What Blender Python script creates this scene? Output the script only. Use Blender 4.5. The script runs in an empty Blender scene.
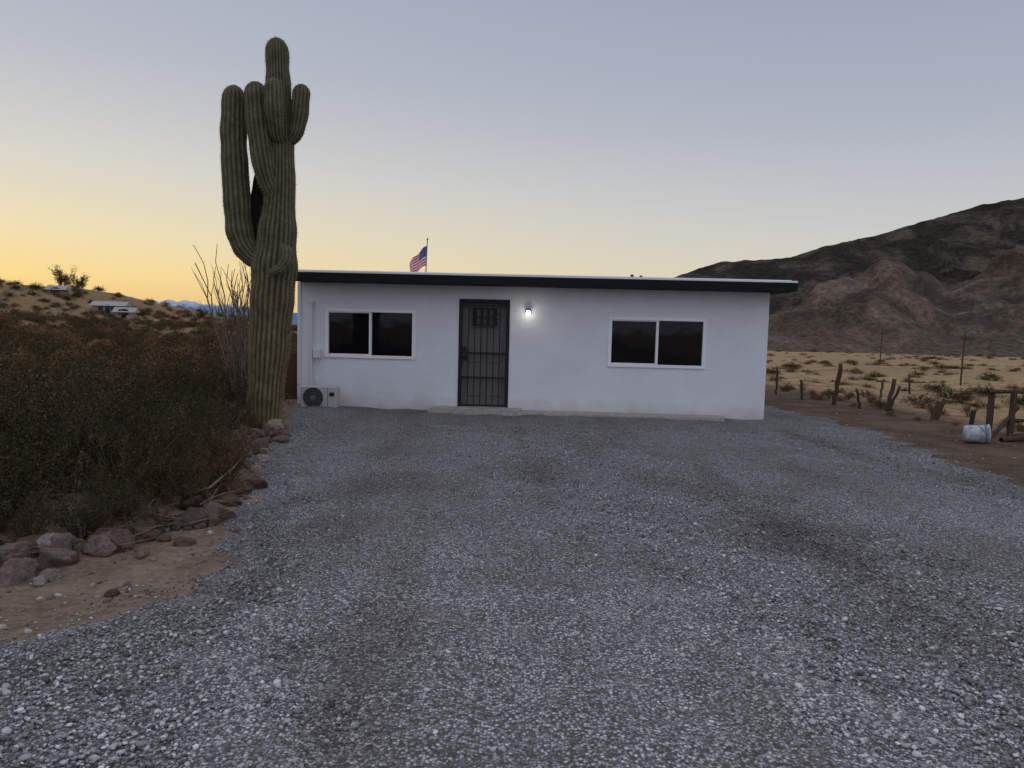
import bpy, bmesh, math, random
import numpy as np
from mathutils import Vector, Matrix, noise, Euler
random.seed(7); rng=np.random.default_rng(7)
sc=bpy.context.scene
D=bpy.data

# ------------------------------------------------------------ helpers
def s2l(c):
    return tuple(((v/255)/12.92 if v/255<=0.04045 else ((v/255+0.055)/1.055)**2.4) for v in c)
def new_mat(name, base=(0.5,0.5,0.5), rough=0.8, spec=0.3, metal=0.0):
    m=D.materials.new(name); m.use_nodes=True
    b=m.node_tree.nodes['Principled BSDF']
    b.inputs['Base Color'].default_value=(*base,1); b.inputs['Roughness'].default_value=rough
    b.inputs['Specular IOR Level'].default_value=spec; b.inputs['Metallic'].default_value=metal
    return m
class NT:
    def __init__(s,m):
        s.t=m.node_tree; s.n=s.t.nodes; s.l=s.t.links; s.b=s.n.get('Principled BSDF')
    def add(s,typ,**kw):
        n=s.n.new(typ)
        for k,v in kw.items(): setattr(n,k,v)
        return n
    def val(s,sock,v):
        if hasattr(v,'is_output') : s.l.new(v,sock)
        else: sock.default_value=v
    def noise(s,vec,scale,detail=4,rough=0.6,dist=0):
        n=s.add('ShaderNodeTexNoise'); n.inputs['Scale'].default_value=scale
        n.inputs['Detail'].default_value=detail; n.inputs['Roughness'].default_value=rough
        n.inputs['Distortion'].default_value=dist
        if vec is not None: s.l.new(vec,n.inputs['Vector'])
        return n.outputs['Fac']
    def vor(s,vec,scale,feature='F1',out='Distance',rand=1.0):
        n=s.add('ShaderNodeTexVoronoi',feature=feature); n.inputs['Scale'].default_value=scale
        n.inputs['Randomness'].default_value=rand
        s.l.new(vec,n.inputs['Vector']); return n.outputs[out]
    def ramp(s,fac,stops,interp='LINEAR'):
        n=s.add('ShaderNodeValToRGB'); cr=n.color_ramp; cr.interpolation=interp
        while len(cr.elements)<len(stops): cr.elements.new(0.5)
        for e,(p,c) in zip(cr.elements,stops):
            e.position=p; e.color=(*c,1) if len(c)==3 else c
        s.l.new(fac,n.inputs['Fac']); return n.outputs['Color']
    def mix(s,fac,a,b,bt='MIX'):
        n=s.add('ShaderNodeMix',data_type='RGBA',blend_type=bt)
        s.val(n.inputs[0],fac)
        for i,v in ((6,a),(7,b)):
            if hasattr(v,'is_output'): s.l.new(v,n.inputs[i])
            else: n.inputs[i].default_value=(*v,1)
        return n.outputs[2]
    def math(s,op,a,b=None,c=None,clamp=False):
        n=s.add('ShaderNodeMath',operation=op); n.use_clamp=clamp
        s.val(n.inputs[0],a)
        if b is not None: s.val(n.inputs[1],b)
        if c is not None: s.val(n.inputs[2],c)
        return n.outputs[0]
    def mapr(s,v,a,b,c=0,d=1):
        n=s.add('ShaderNodeMapRange'); s.val(n.inputs[0],v)
        for i,x in enumerate((a,b,c,d)): n.inputs[i+1].default_value=x
        return n.outputs[0]
    def pos(s):
        return s.add('ShaderNodeNewGeometry').outputs['Position']
    def bump(s,h,strength=0.5,dist=0.01):
        n=s.add('ShaderNodeBump'); n.inputs['Strength'].default_value=strength
        n.inputs['Distance'].default_value=dist; s.l.new(h,n.inputs['Height'])
        s.l.new(n.outputs[0],s.b.inputs['Normal'])
    def col(s,c): s.l.new(c,s.b.inputs['Base Color'])

def link(ob): sc.collection.objects.link(ob); return ob
def empty(name,loc=(0,0,0),rotz=0):
    e=D.objects.new(name,None); e.location=loc; e.rotation_euler=(0,0,rotz); e.empty_display_size=0.2
    return link(e)
def mesh_np(name,V,F,mat=None,smooth=False,nside=None):
    """V (n,3), F (m,k) arrays"""
    me=D.meshes.new(name); V=np.asarray(V,dtype=np.float32); F=np.asarray(F,dtype=np.int32)
    m,k=F.shape
    me.vertices.add(len(V)); me.vertices.foreach_set('co',V.ravel())
    me.loops.add(m*k); me.loops.foreach_set('vertex_index',F.ravel())
    me.polygons.add(m); me.polygons.foreach_set('loop_start',np.arange(0,m*k,k,dtype=np.int32))
    if smooth: me.polygons.foreach_set('use_smooth',np.ones(m,dtype=bool))
    me.update(calc_edges=True); me.validate()
    if mat: me.materials.append(mat)
    return me
def obj(name,me,parent=None,loc=(0,0,0),rot=(0,0,0),scale=(1,1,1)):
    o=D.objects.new(name,me); o.location=loc; o.rotation_euler=rot; o.scale=scale
    if parent: o.parent=parent
    return link(o)
def bm_obj(name,bm,mat,parent=None,smooth=False,loc=(0,0,0),rot=(0,0,0)):
    me=D.meshes.new(name); bm.normal_update(); bm.to_mesh(me); bm.free()
    if smooth:
        for p in me.polygons: p.use_smooth=True
    if mat: me.materials.append(mat)
    return obj(name,me,parent,loc,rot)
def add_box(bm,x0,x1,y0,y1,z0,z1):
    vs=[bm.verts.new(p) for p in ((x0,y0,z0),(x1,y0,z0),(x1,y1,z0),(x0,y1,z0),(x0,y0,z1),(x1,y0,z1),(x1,y1,z1),(x0,y1,z1))]
    for f in ((0,3,2,1),(4,5,6,7),(0,1,5,4),(1,2,6,5),(2,3,7,6),(3,0,4,7)): bm.faces.new([vs[i] for i in f])
    return vs
def box(name,x0,x1,y0,y1,z0,z1,mat,parent=None,bevel=0.0,loc=(0,0,0),rot=(0,0,0)):
    bm=bmesh.new(); add_box(bm,x0,x1,y0,y1,z0,z1)
    if bevel: bmesh.ops.bevel(bm,geom=bm.edges[:],offset=bevel,segments=2,affect='EDGES',profile=0.7)
    return bm_obj(name,bm,mat,parent,loc=loc,rot=rot)
def boxes(name,lst,mat,parent=None,bevel=0.0):
    bm=bmesh.new()
    for b in lst: add_box(bm,*b)
    if bevel: bmesh.ops.bevel(bm,geom=bm.edges[:],offset=bevel,segments=1,affect='EDGES')
    return bm_obj(name,bm,mat,parent)
def sweep(pts,rad,n=8,caps=True,rough=0.0):
    """simple tube -> V,F(quads) lists"""
    pts=[Vector(p) for p in pts]; V=[];F=[]
    up=Vector((0,0,1)); prev=None
    for i,p in enumerate(pts):
        t=(pts[min(i+1,len(pts)-1)]-pts[max(i-1,0)]).normalized()
        if prev is None:
            a=up if abs(t.dot(up))<0.95 else Vector((1,0,0))
            u=t.cross(a).normalized()
        else: u=(prev-t*prev.dot(t)).normalized()
        prev=u; v=t.cross(u)
        for k in range(n):
            an=2*math.pi*k/n; r=rad[i]*(1+rough*random.uniform(-1,1))
            V.append(tuple(p+u*math.cos(an)*r+v*math.sin(an)*r))
    for i in range(len(pts)-1):
        for k in range(n):
            a=i*n+k;b=i*n+(k+1)%n
            F.append((a,b,b+n,a+n))
    return V,F
class MB:
    def __init__(s): s.V=[];s.F=[]
    def add(s,V,F):
        o=len(s.V); s.V+=list(V); s.F+=[tuple(i+o for i in f) for f in F]
    def mesh(s,name,mat,smooth=True):
        return mesh_np(name,np.array(s.V),np.array(s.F),mat,smooth)
def sstep(a,b,x):
    t=np.clip((x-a)/(b-a),0,1); return t*t*(3-2*t)

# ------------------------------------------------------------ terrain
def tz(x,y):
    x=np.asarray(x,dtype=float); y=np.asarray(y,dtype=float)
    sr=sstep(-40,15,x)
    z=-(np.clip(y,19,380)-19)*(0.0035+0.0155*sr)
    z=z+8.9*np.exp(-((x+105)/25)**2-((y-170)/75)**2)
    z=z+1.2*np.exp(-((x+62)/22)**2-((y-120)/50)**2)
    d=np.sqrt(x*x+y*y)
    a=sstep(25,90,d)
    z=z+a*0.35*(np.sin(x*0.11+1.3)*np.cos(y*0.07)+0.5*np.sin(x*0.23+y*0.17))
    b=sstep(-3.3,-4.6,x)+sstep(9,11,x)
    z=z+b*0.05*(np.sin(x*2.1+y*1.3)+np.sin(x*1.1-y*2.7+1))
    z=z+0.14*sstep(-2.7,-4.0,x)*sstep(4.0,5.6,y)*sstep(16,12,y)
    z=z+0.012*np.sin(x*7.1+1.7*np.sin(y*3.3))*np.sin(y*6.3+x)
    return z
def grid_axis(n,lo,hi,k):
    t=np.linspace(-1,1,n); s=np.sinh(k*t)/math.sinh(k)
    return np.where(s<0,-s*lo,s*hi)
ax=grid_axis(420,-6000,6000,8.5); ay=grid_axis(460,-3000,7000,8.5)+6
X,Y=np.meshgrid(ax,ay); Z=tz(X,Y)
nx,ny=len(ax),len(ay)
V=np.stack([X.ravel(),Y.ravel(),Z.ravel()],1)
i=np.arange(nx*ny).reshape(ny,nx)
F=np.stack([i[:-1,:-1].ravel(),i[:-1,1:].ravel(),i[1:,1:].ravel(),i[1:,:-1].ravel()],1)

mg=new_mat('desert_ground',rough=0.95,spec=0.1); t=NT(mg); p=t.pos()
sep=t.add('ShaderNodeSeparateXYZ'); t.l.new(p,sep.inputs[0])
n1=t.noise(p,0.9,6,0.65); n2=t.noise(p,14,6,0.7); n3=t.noise(p,0.05,4,0.5); n4=t.noise(p,90,3,0.6)
dirt=t.ramp(n2,[(0.25,(0.075,0.05,0.036)),(0.5,(0.18,0.125,0.092)),(0.75,(0.30,0.22,0.17))])
dirt=t.mix(t.mapr(n1,0.42,0.6),dirt,t.mix(0.6,dirt,(0.37,0.275,0.20)))
trk=t.mapr(sep.outputs[0],3,6)
dirt=t.mix(trk,dirt,t.mix(1.0,dirt,(0.50,0.47,0.44),'MULTIPLY'))
gold=t.ramp(t.noise(p,2.2,8,0.75),[(0.3,(0.19,0.13,0.07)),(0.5,(0.40,0.285,0.155)),(0.7,(0.56,0.42,0.25))])
gold=t.mix(t.mapr(n3,0.4,0.65),gold,t.mix(0.6,gold,(0.28,0.19,0.11)))
gold=t.mix(1.0,gold,(0.88,0.84,0.80),'MULTIPLY')
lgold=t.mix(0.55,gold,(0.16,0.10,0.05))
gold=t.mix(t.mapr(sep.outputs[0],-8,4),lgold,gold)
rx=t.mapr(t.math('ADD',sep.outputs[0],t.math('MULTIPLY',n1,1.5)),9.3,10.6)
ry=t.mapr(sep.outputs[1],24,34)
lx=t.mapr(t.math('ADD',sep.outputs[0],t.math('MULTIPLY',n1,2.0)),-4.2,-6.5)
m_=t.math('MAXIMUM',t.math('MAXIMUM',rx,ry),t.math('MULTIPLY',lx,0.8),clamp=True)
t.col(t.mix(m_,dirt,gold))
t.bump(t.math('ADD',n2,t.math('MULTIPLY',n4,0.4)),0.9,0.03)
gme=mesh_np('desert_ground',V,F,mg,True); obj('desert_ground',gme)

# ------------------------------------------------------------ gravel driveway
LB=[(-12,-9),(2.7,-9),(3.3,-3.6),(3.65,-2.4),(4.1,-2.05),(4.7,-1.95),(5.36,-2.1),(6.77,-2.45),(8.7,-3.1),(11,-3.4),(13,-3.9),(14.5,-4.3),(15,-4.6),(16,-4.6),(40,-4.6)]
lby=np.array([a for a,b in LB]); lbx=np.array([b for a,b in LB])
def gmask(x,y):
    xl=np.interp(y,lby,lbx)
    xr=6.05+0.25*np.sin(y*0.6)+sstep(9,4,y)*1.6
    w=0.09*np.sin(y*3.1+x*2)+0.05*np.sin(y*7.7+1.2*x)+0.04*np.sin(x*13+y*5)+0.03*np.sin(x*23-y*17)
    d=np.minimum(x-xl,xr-x)+w
    d=np.minimum(d,23-y)
    return d
gx=np.arange(-9.5,9.0,0.07); gy=np.concatenate([np.arange(-10,1.5,0.25),np.arange(1.5,24,0.07)])
X,Y=np.meshgrid(gx,gy); dm=gmask(X,Y)
Z=tz(X,Y)+np.clip(dm/0.5,-1,1)*0.035+0.004*np.sin(X*9+2*np.sin(Y*4))+0.004*np.sin(Y*11+X*3)
Z=Z+0.02*sstep(0.0,1.0,dm)*(np.sin(X*1.3+0.4*Y)*0.6)
nx,ny=len(gx),len(gy)
V=np.stack([X.ravel(),Y.ravel(),Z.ravel()],1)
i=np.arange(nx*ny).reshape(ny,nx)
F=np.stack([i[:-1,:-1].ravel(),i[:-1,1:].ravel(),i[1:,1:].ravel(),i[1:,:-1].ravel()],1)
keep=(dm[:-1,:-1].ravel()>-0.7); F=F[keep]
G0,G1,G2,G3,G4=(0.085,0.083,0.082),(0.20,0.198,0.20),(0.35,0.348,0.352),(0.55,0.548,0.55),(0.8,0.79,0.77)
def large_tone(t,p,c):
    """wheel-compacted and dusty zones in the gravel"""
    big=t.noise(p,0.55,4,0.6,0.6)
    mp=t.add('ShaderNodeMapping'); mp.inputs['Rotation'].default_value=(0,0,math.radians(12)); mp.inputs['Scale'].default_value=(1.1,0.16,1); t.l.new(p,mp.inputs[0])
    tr=t.noise(mp.outputs[0],1.0,2,0.5,0.3)
    c=t.mix(t.mapr(big,0.44,0.66,0,0.7),c,t.mix(1.0,c,(0.62,0.595,0.57),'MULTIPLY'))
    c=t.mix(t.mapr(tr,0.5,0.68,0,0.65),c,t.mix(1.0,c,(0.62,0.59,0.56),'MULTIPLY'))
    ds_=t.noise(p,1.7,3,0.6)
    c=t.mix(t.mapr(ds_,0.60,0.74,0,0.6),c,(0.19,0.165,0.145))
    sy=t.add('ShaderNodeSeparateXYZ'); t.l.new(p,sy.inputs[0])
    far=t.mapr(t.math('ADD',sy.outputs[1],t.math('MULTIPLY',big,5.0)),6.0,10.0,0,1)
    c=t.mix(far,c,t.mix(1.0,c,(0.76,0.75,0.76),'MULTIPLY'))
    return c
mgr=new_mat('gravel',rough=0.85,spec=0.2); t=NT(mgr); p=t.pos()
vn=t.add('ShaderNodeTexVoronoi'); vn.inputs['Scale'].default_value=72; t.l.new(p,vn.inputs['Vector'])
d1=vn.outputs['Distance']
sepc=t.add('ShaderNodeSeparateColor'); t.l.new(vn.outputs['Color'],sepc.inputs[0])
stone=t.ramp(sepc.outputs[0],[(0.0,G0),(0.25,G1),(0.6,G2),(0.88,G3),(1.0,G4)])
edge=t.mapr(d1,0.38,0.66,0,.85); stone=t.mix(edge,stone,(0.08,0.073,0.07))
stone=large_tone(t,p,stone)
fine=t.noise(p,6,3,0.7)
stone=t.mix(t.mapr(fine,0.52,0.8,0,0.5),stone,(0.18,0.163,0.15))
t.col(stone)
hh=t.math('SUBTRACT',1.0,d1)
t.bump(hh,1.0,0.010)
obj('gravel_driveway',mesh_np('gravel_driveway',V,F,mgr,True))

ico=bmesh.new(); bmesh.ops.create_icosphere(ico,subdivisions=1,radius=1)
iv=np.array([v.co[:] for v in ico.verts]); fi=np.array([[v.index for v in f.verts] for f in ico.faces]); ico.free()
def stones(N,ymin,ymax,rmin,rmax,fx=0.85,xadd=1.6,cond=None,flat=0.65,pow_=2.0,zoff=0.03):
    y=ymin*np.exp(rng.random(N)*math.log(ymax/ymin)); x=(rng.random(N)*2-1)*(y*fx+xadd)
    k=cond(x,y); x=x[k];y=y[k];n=len(x)
    r=rmin+(rmax-rmin)*rng.random(n)**pow_
    sc3=np.stack([0.75+0.6*rng.random(n),0.75+0.6*rng.random(n),flat*(0.7+0.6*rng.random(n))],1)
    P=iv[None]*(1+0.28*(rng.random((n,12,1))*2-1))*sc3[:,None,:]*r[:,None,None]
    a=rng.random(n)*6.283; tl=(rng.random(n)-.5)*1.1
    ct,st=np.cos(tl)[:,None],np.sin(tl)[:,None]
    py=P[...,1]*ct-P[...,2]*st; pz=P[...,1]*st+P[...,2]*ct; px=P[...,0]
    ca,sa=np.cos(a)[:,None],np.sin(a)[:,None]
    z=tz(x,y)+zoff
    VX=px*ca-py*sa+x[:,None]; VY=px*sa+py*ca+y[:,None]; VZ=pz+z[:,None]+r[:,None]*0.15
    V=np.stack([VX,VY,VZ],-1).reshape(-1,3)
    F=(fi[None]+12*np.arange(n)[:,None,None]).reshape(-1,3)
    return V,F
mst=new_mat('gravel_stone',rough=0.8,spec=0.25); t=NT(mst)
gi=t.add('ShaderNodeNewGeometry'); 
c=t.ramp(gi.outputs['Random Per Island'],[(0.0,G0),(0.28,G1),(0.65,G2),(0.9,G3),(1.0,G4)])
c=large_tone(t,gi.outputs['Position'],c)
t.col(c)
V,F=stones(140000,1.7,12,0.0035,0.0115,cond=lambda x,y:(gmask(x,y)>0.22),zoff=0.034)
V2,F2=stones(5000,1.7,12,0.010,0.019,cond=lambda x,y:(gmask(x,y)>0.22),zoff=0.036)
F=np.concatenate([F,F2+len(V)]); V=np.concatenate([V,V2])
gs=obj('gravel_stones',mesh_np('gravel_stones',V,F,mst))
V,F=stones(60000,2.6,16,0.004,0.012,cond=lambda x,y:(gmask(x,y)<0.26)&(gmask(x,y)>-1.0)&(rng.random(len(x))<np.exp(-np.abs(gmask(x,y))*4.5)),zoff=0.004)
obj('stray_gravel',mesh_np('stray_gravel',V,F,mst))
mds=new_mat('dirt_stone',rough=0.9,spec=0.15); t=NT(mds); gi=t.add('ShaderNodeNewGeometry')
t.col(t.ramp(gi.outputs['Random Per Island'],[(0.0,(0.09,0.065,0.05)),(0.5,(0.2,0.145,0.11)),(0.85,(0.3,0.24,0.2)),(1.0,(0.42,0.39,0.37))]))
V,F=stones(26000,2.0,24,0.003,0.028,cond=lambda x,y:(gmask(x,y)<0.1)&(x>-9)&(x<10),pow_=7,zoff=0.0)
obj('loose_dirt_pebbles',mesh_np('loose_dirt_pebbles',V,F,mds))

# ------------------------------------------------------------ border rocks
mrk=new_mat('rock',rough=0.9,spec=0.2); t=NT(mrk); oi=t.add('ShaderNodeObjectInfo')
tc=t.add('ShaderNodeTexCoord').outputs['Object']
c=t.ramp(oi.outputs['Random'],[(0,(0.10,0.062,0.047)),(0.35,(0.20,0.13,0.10)),(0.6,(0.15,0.115,0.10)),(0.85,(0.28,0.215,0.185)),(1,(0.46,0.43,0.41))])
c=t.mix(1.0,c,t.ramp(t.noise(tc,6,6,0.7),[(0.3,(0.5,0.5,0.5)),(0.7,(1.35,1.3,1.25))]),'MULTIPLY'); t.col(c)
t.bump(t.noise(tc,9,8,0.7),0.8,0.05)
rockmeshes=[]
for k in range(7):
    bm=bmesh.new(); bmesh.ops.create_icosphere(bm,subdivisions=4,radius=1)
    off=Vector((k*7.3,k*3.1,0))
    pl=[Vector((random.gauss(0,1),random.gauss(0,1),random.gauss(0,1))).normalized() for _ in range(9)]
    for v in bm.verts:
        c0=v.co.copy()
        for q in pl:
            dd=v.co.dot(q)
            if dd>0.62: v.co-=q*(dd-0.62)*0.9
        v.co+=c0*(noise.fractal(c0*1.6+off,0.7,2.0,5)*0.16)
    me=D.meshes.new('rock'); bm.to_mesh(me); bm.free(); me.materials.append(mrk)
    for pp in me.polygons: pp.use_smooth=True
    rockmeshes.append(me)
rb=empty('rock_border')
path=[(-4.6,4.2),(-3.9,4.35),(-3.3,4.65),(-2.85,5.15),(-2.5,5.9),(-2.57,6.7),(-2.82,7.6),(-3.15,8.7),(-3.3,9.7),(-3.35,10.7)]
def along(path,s):
    n=len(path)-1; i_=min(int(s*n),n-1); f=s*n-i_
    return (path[i_][0]*(1-f)+path[i_+1][0]*f, path[i_][1]*(1-f)+path[i_+1][1]*f)
for k in range(210):
    x,y=along(path,random.random()**.85); x+=random.gauss(-0.06,0.15); y+=random.gauss(0,0.13)
    s=random.choice([0.03,0.04,0.05,0.06,0.075,0.09,0.11,0.135])*random.uniform(0.8,1.15)
    obj('rock',random.choice(rockmeshes),rb,(x,y,float(tz(x,y))+s*0.3),(random.uniform(-.4,.4),random.uniform(-.4,.4),random.uniform(0,6.3)),(s*random.uniform(.9,1.4),s,s*random.uniform(.55,.9)))
for x,y,s in [(-2.55,5.05,0.06),(-2.4,5.35,0.07),(-2.9,4.6,0.08),(-2.35,4.3,0.04),(-3.0,4.05,0.045)]:
    obj('rock',random.choice(rockmeshes),rb,(x,y,float(tz(x,y))+s*0.2),(0,0,x*9),(s*1.3,s,s*.6))

# ------------------------------------------------------------ shrubs
def leaf_mat(name,a,b,c_,vary=0.8):
    m=new_mat(name,rough=0.85,spec=0.1); t=NT(m); gi=t.add('ShaderNodeNewGeometry'); oi=t.add('ShaderNodeObjectInfo')
    c=t.ramp(gi.outputs['Random Per Island'],[(0,a),(0.6,b),(1,c_)])
    c=t.mix(t.math('MULTIPLY',oi.outputs['Random'],vary),c,t.mix(1.0,c,(1.55,1.12,0.8),'MULTIPLY')); t.col(c)
    return m
ml_dark=leaf_mat('creosote_leaf',(0.016,0.017,0.008),(0.038,0.037,0.017),(0.095,0.083,0.04),.8)
ml_brn=leaf_mat('dry_brush_leaf',(0.04,0.032,0.018),(0.09,0.068,0.038),(0.18,0.14,0.085))
ml_gold=leaf_mat('dry_scrub_leaf',(0.065,0.042,0.021),(0.14,0.092,0.048),(0.26,0.18,0.10))
ml_olive=leaf_mat('scrub_leaf',(0.025,0.024,0.013),(0.055,0.048,0.026),(0.11,0.09,0.05))
mtw=new_mat('twig',(0.095,0.07,0.05),0.9,0.1)
def bush_mesh(name,H,R,nst,leaves,lsize,lmat,seed,thin=1.0,dome=0.0,spread=0.035):
    random.seed(seed); r=np.random.default_rng(seed)
    mb=MB(); tips=[]
    def branch(p,d,L,rad,lev):
        pts=[p]; n=5
        for _ in range(n):
            d=(d+Vector((r.normal(0,.13),r.normal(0,.13),r.normal(0,.08)+0.03))).normalized()
            pts.append(pts[-1]+d*L/n)
        mb.add(*sweep(pts,[rad*(1-0.75*j/n) for j in range(n+1)],3))
        for j in range(2 if lev==0 else 1,n+1): tips.append((pts[j],lev))
        if lev<2:
            for _ in range(3 if lev==0 else 2):
                j=random.randint(2 if lev else 1,n)
                dd=(d+Vector((r.normal(0,.45),r.normal(0,.45),r.normal(0,.3)))).normalized()
                branch(pts[j],dd,L*random.uniform(.35,.6),rad*.5,lev+1)
    for k in range(nst):
        a=random.uniform(0,6.283); tilt=random.uniform(0.05,1.0)**0.8
        d=Vector((math.cos(a)*tilt*R/H,math.sin(a)*tilt*R/H,1)).normalized()
        branch(Vector((math.cos(a)*.08*R,math.sin(a)*.08*R,-0.03)),d,H*random.uniform(.5,.95),0.010*thin,0)
    me1=mb.mesh(name,mtw,False)
    tp=np.array([tuple(q) for q,l in tips if l>0]); 
    idx=r.integers(0,len(tp),leaves); c=tp[idx]+r.normal(0,spread*H,(leaves,3))
    nd=int(leaves*dome)
    if nd:
        ph=r.random(nd)*6.283; ct=r.random(nd); rr=(0.65+0.35*r.random(nd))*(1+0.18*np.sin(3*ph+ct*4)+.12*np.sin(7*ph))
        st=np.sqrt(1-ct**2)
        c[:nd]=np.stack([np.cos(ph)*st*R*rr,np.sin(ph)*st*R*rr,ct*H*.85*rr],1)
    u=r.normal(0,1,(leaves,3)); u/=np.linalg.norm(u,axis=1)[:,None]
    w=np.cross(u,r.normal(0,1,(leaves,3))); w/=np.linalg.norm(w,axis=1)[:,None]
    s=lsize*(0.6+0.8*r.random((leaves,1)))
    q=np.stack([c-u*s,c+w*s*.45,c+u*s,c-w*s*.45],1).reshape(-1,3)
    nv=len(me1.vertices); V1=np.empty(nv*3,dtype=np.float32); me1.vertices.foreach_get('co',V1); V1=V1.reshape(-1,3)
    F1=np.array(mb.F)
    V=np.concatenate([V1,q]); F=np.concatenate([F1,np.arange(leaves*4).reshape(-1,4)+nv])
    me=mesh_np(name,V,F,mtw); me.materials.append(lmat)
    mi=np.zeros(len(F),dtype=np.int32); mi[len(F1):]=1
    if len(me.polygons)==len(F): me.polygons.foreach_set('material_index',mi)
    return me
near=[bush_mesh('creosote',1.1,0.9,28,6800,0.0155,ml_dark,k+11,spread=.026,dome=.04) for k in range(4)]
neardry=[bush_mesh('dry_brush',0.75,0.7,26,3000,0.014,ml_brn,k+61) for k in range(2)]
midm=[bush_mesh('scrub_olive',0.6,0.65,12,2200,0.024,ml_olive,k+31,dome=.5) for k in range(3)]+[bush_mesh('scrub_dry',0.5,0.55,12,2000,0.024,ml_gold,k+41,dome=.45) for k in range(3)]
random.seed(99)
cb=empty('creosote_bushes')
spots=[(-3.1,5.45,.5),(-3.55,5.1,.62),(-4.1,4.95,.72),(-3.3,5.9,.66),(-4.3,5.7,.85),(-5.1,6.1,.9),(-3.1,6.5,.58),(-3.8,6.5,.85),(-3.9,7.2,.8),(-4.8,7.3,.95),(-5.8,7.0,.85),(-3.3,7.4,.55),(-3.6,8.0,.68),(-4.5,8.6,.9),(-5.5,8.6,.8),(-6.6,8.4,.95),(-3.75,9.0,.55),(-4.0,9.6,.6),(-5.0,9.9,.85),(-6.2,10.0,.95),(-7.4,9.8,.8),(-4.5,11.2,.8),(-5.5,11.5,.95),(-6.8,11.6,.75),(-8.2,11.4,.9),(-9.2,10.5,.75),(-4.9,13,.9),(-6.1,13.4,.75),(-3.85,10.4,.45),(-6.4,6.2,.9),(-7.6,7.6,.8),(-5.0,5.0,.85),(-4.1,12.2,.6),(-4.6,4.75,.6),(-5.6,5.2,.85),(-3.7,5.6,.72),(-4.7,5.4,.8)]
for x,y,s in spots:
    x+=random.uniform(-.15,.15); y+=random.uniform(-.15,.15)
    obj('creosote_bush_part',random.choice(near),cb,(x,y,float(tz(x,y))),(0,0,random.uniform(0,6.3)),(s,s,s*random.uniform(.8,1.05)))
for k in range(46):
    x,y=along(path,random.random()); x-=random.uniform(.1,.8); s=random.uniform(.25,.65)
    obj('dry_brush_part',random.choice(neardry),cb,(x,y,float(tz(x,y))),(0,0,random.uniform(0,6.3)),(s,s,s))
for k in range(14):
    x=random.uniform(-8,-3.8); y=random.uniform(6,12); s=random.uniform(.9,1.25)
    obj('dry_brush_part',random.choice(neardry),cb,(x,y,float(tz(x,y))),(0,0,random.uniform(0,6.3)),(s,s,s*1.15))
ds=empty('desert_scrub')
n=0
while n<2000:
    y=11.5*math.exp(random.random()**0.9*math.log(280/11.5)); x=-random.uniform(0.28,0.95)*y
    if x>-5 or (y<14 and x>-8): continue
    z=float(tz(x,y)); s=random.uniform(.45,1.1)*(1+ y/130)
    me=random.choice(midm[:3]) if random.random()<.45 else random.choice(midm[3:])
    obj('scrub_part',me,ds,(x,y,z),(0,0,random.uniform(0,6.3)),(s*1.15,s*1.15,s*.9)); n+=1
n=0
while n<520:
    y=17*math.exp(random.random()*math.log(340/17)); x=random.uniform(0.28,0.95)*y
    if x<10.2: continue
    z=float(tz(x,y)); s=random.uniform(.18,.62)*(1+ y/110)
    me=random.choice(midm[:3]) if random.random()<.65 else random.choice(midm[3:])
    obj('scrub_part',me,ds,(x,y,z-.04),(0,0,random.uniform(0,6.3)),(s*1.3,s*1.3,s*.72)); n+=1
for k in range(34):
    y=random.uniform(12.5,24); x=8.3+random.uniform(-.4,1.6); s=random.uniform(.2,.5)
    obj('scrub_part',random.choice(midm[3:]) if random.random()<.6 else random.choice(neardry),ds,(x,y,float(tz(x,y))),(0,0,k),(s,s,s*.8))
for k in range(160):
    y=random.uniform(24,200); x=random.uniform(-.33,.28)*y
    s=random.uniform(.5,1); obj('scrub_part',random.choice(midm),ds,(x,y,float(tz(x,y))),(0,0,k),(s,s,s*.8))

# ------------------------------------------------------------ saguaro
msg=new_mat('saguaro_skin',rough=0.8,spec=0.15); t=NT(msg)
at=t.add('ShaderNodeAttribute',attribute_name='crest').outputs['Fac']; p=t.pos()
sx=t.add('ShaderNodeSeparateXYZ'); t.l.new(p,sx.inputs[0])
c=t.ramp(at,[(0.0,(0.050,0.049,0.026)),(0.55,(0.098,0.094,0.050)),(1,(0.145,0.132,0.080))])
old=t.mapr(t.math('ADD',sx.outputs[2],t.math('MULTIPLY',t.noise(p,5,4),0.8)),3.4,0.8,0,0.8)
c=t.mix(old,c,t.mix(1.0,c,(1.45,1.18,1.05),'MULTIPLY'))
c=t.mix(1.0,c,t.ramp(t.noise(p,7,6,0.7),[(0.3,(0.5,0.5,0.5)),(0.7,(1.3,1.3,1.3))]),'MULTIPLY')
t.col(c); t.bump(t.noise(p,60,4),0.4,0.01)
mshade=new_mat('saguaro_painted_shade',rough=.95,spec=.05); t=NT(mshade)  # near-black skin: the shadow on the rear arm is painted into its colour
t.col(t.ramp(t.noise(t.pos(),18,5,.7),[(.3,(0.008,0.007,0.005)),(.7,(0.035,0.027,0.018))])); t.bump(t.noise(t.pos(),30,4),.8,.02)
mspn=new_mat('saguaro_spine',(0.27,0.225,0.16),0.8,0.2)
sag=empty('saguaro_cactus',(-3.75,11.2,0))
def catmull(P,m):
    P=[np.array(q,float) for q in P]; out=[]
    Q=[2*P[0]-P[1]]+P+[2*P[-1]-P[-2]]
    for i in range(1,len(Q)-2):
        for j in range(m):
            u=j/m; a,b,c,d=Q[i-1],Q[i],Q[i+1],Q[i+2]
            out.append(0.5*((2*b)+(-a+c)*u+(2*a-5*b+4*c-d)*u*u+(-a+3*b-3*c+d)*u**3))
    out.append(P[-1]); return out
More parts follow.
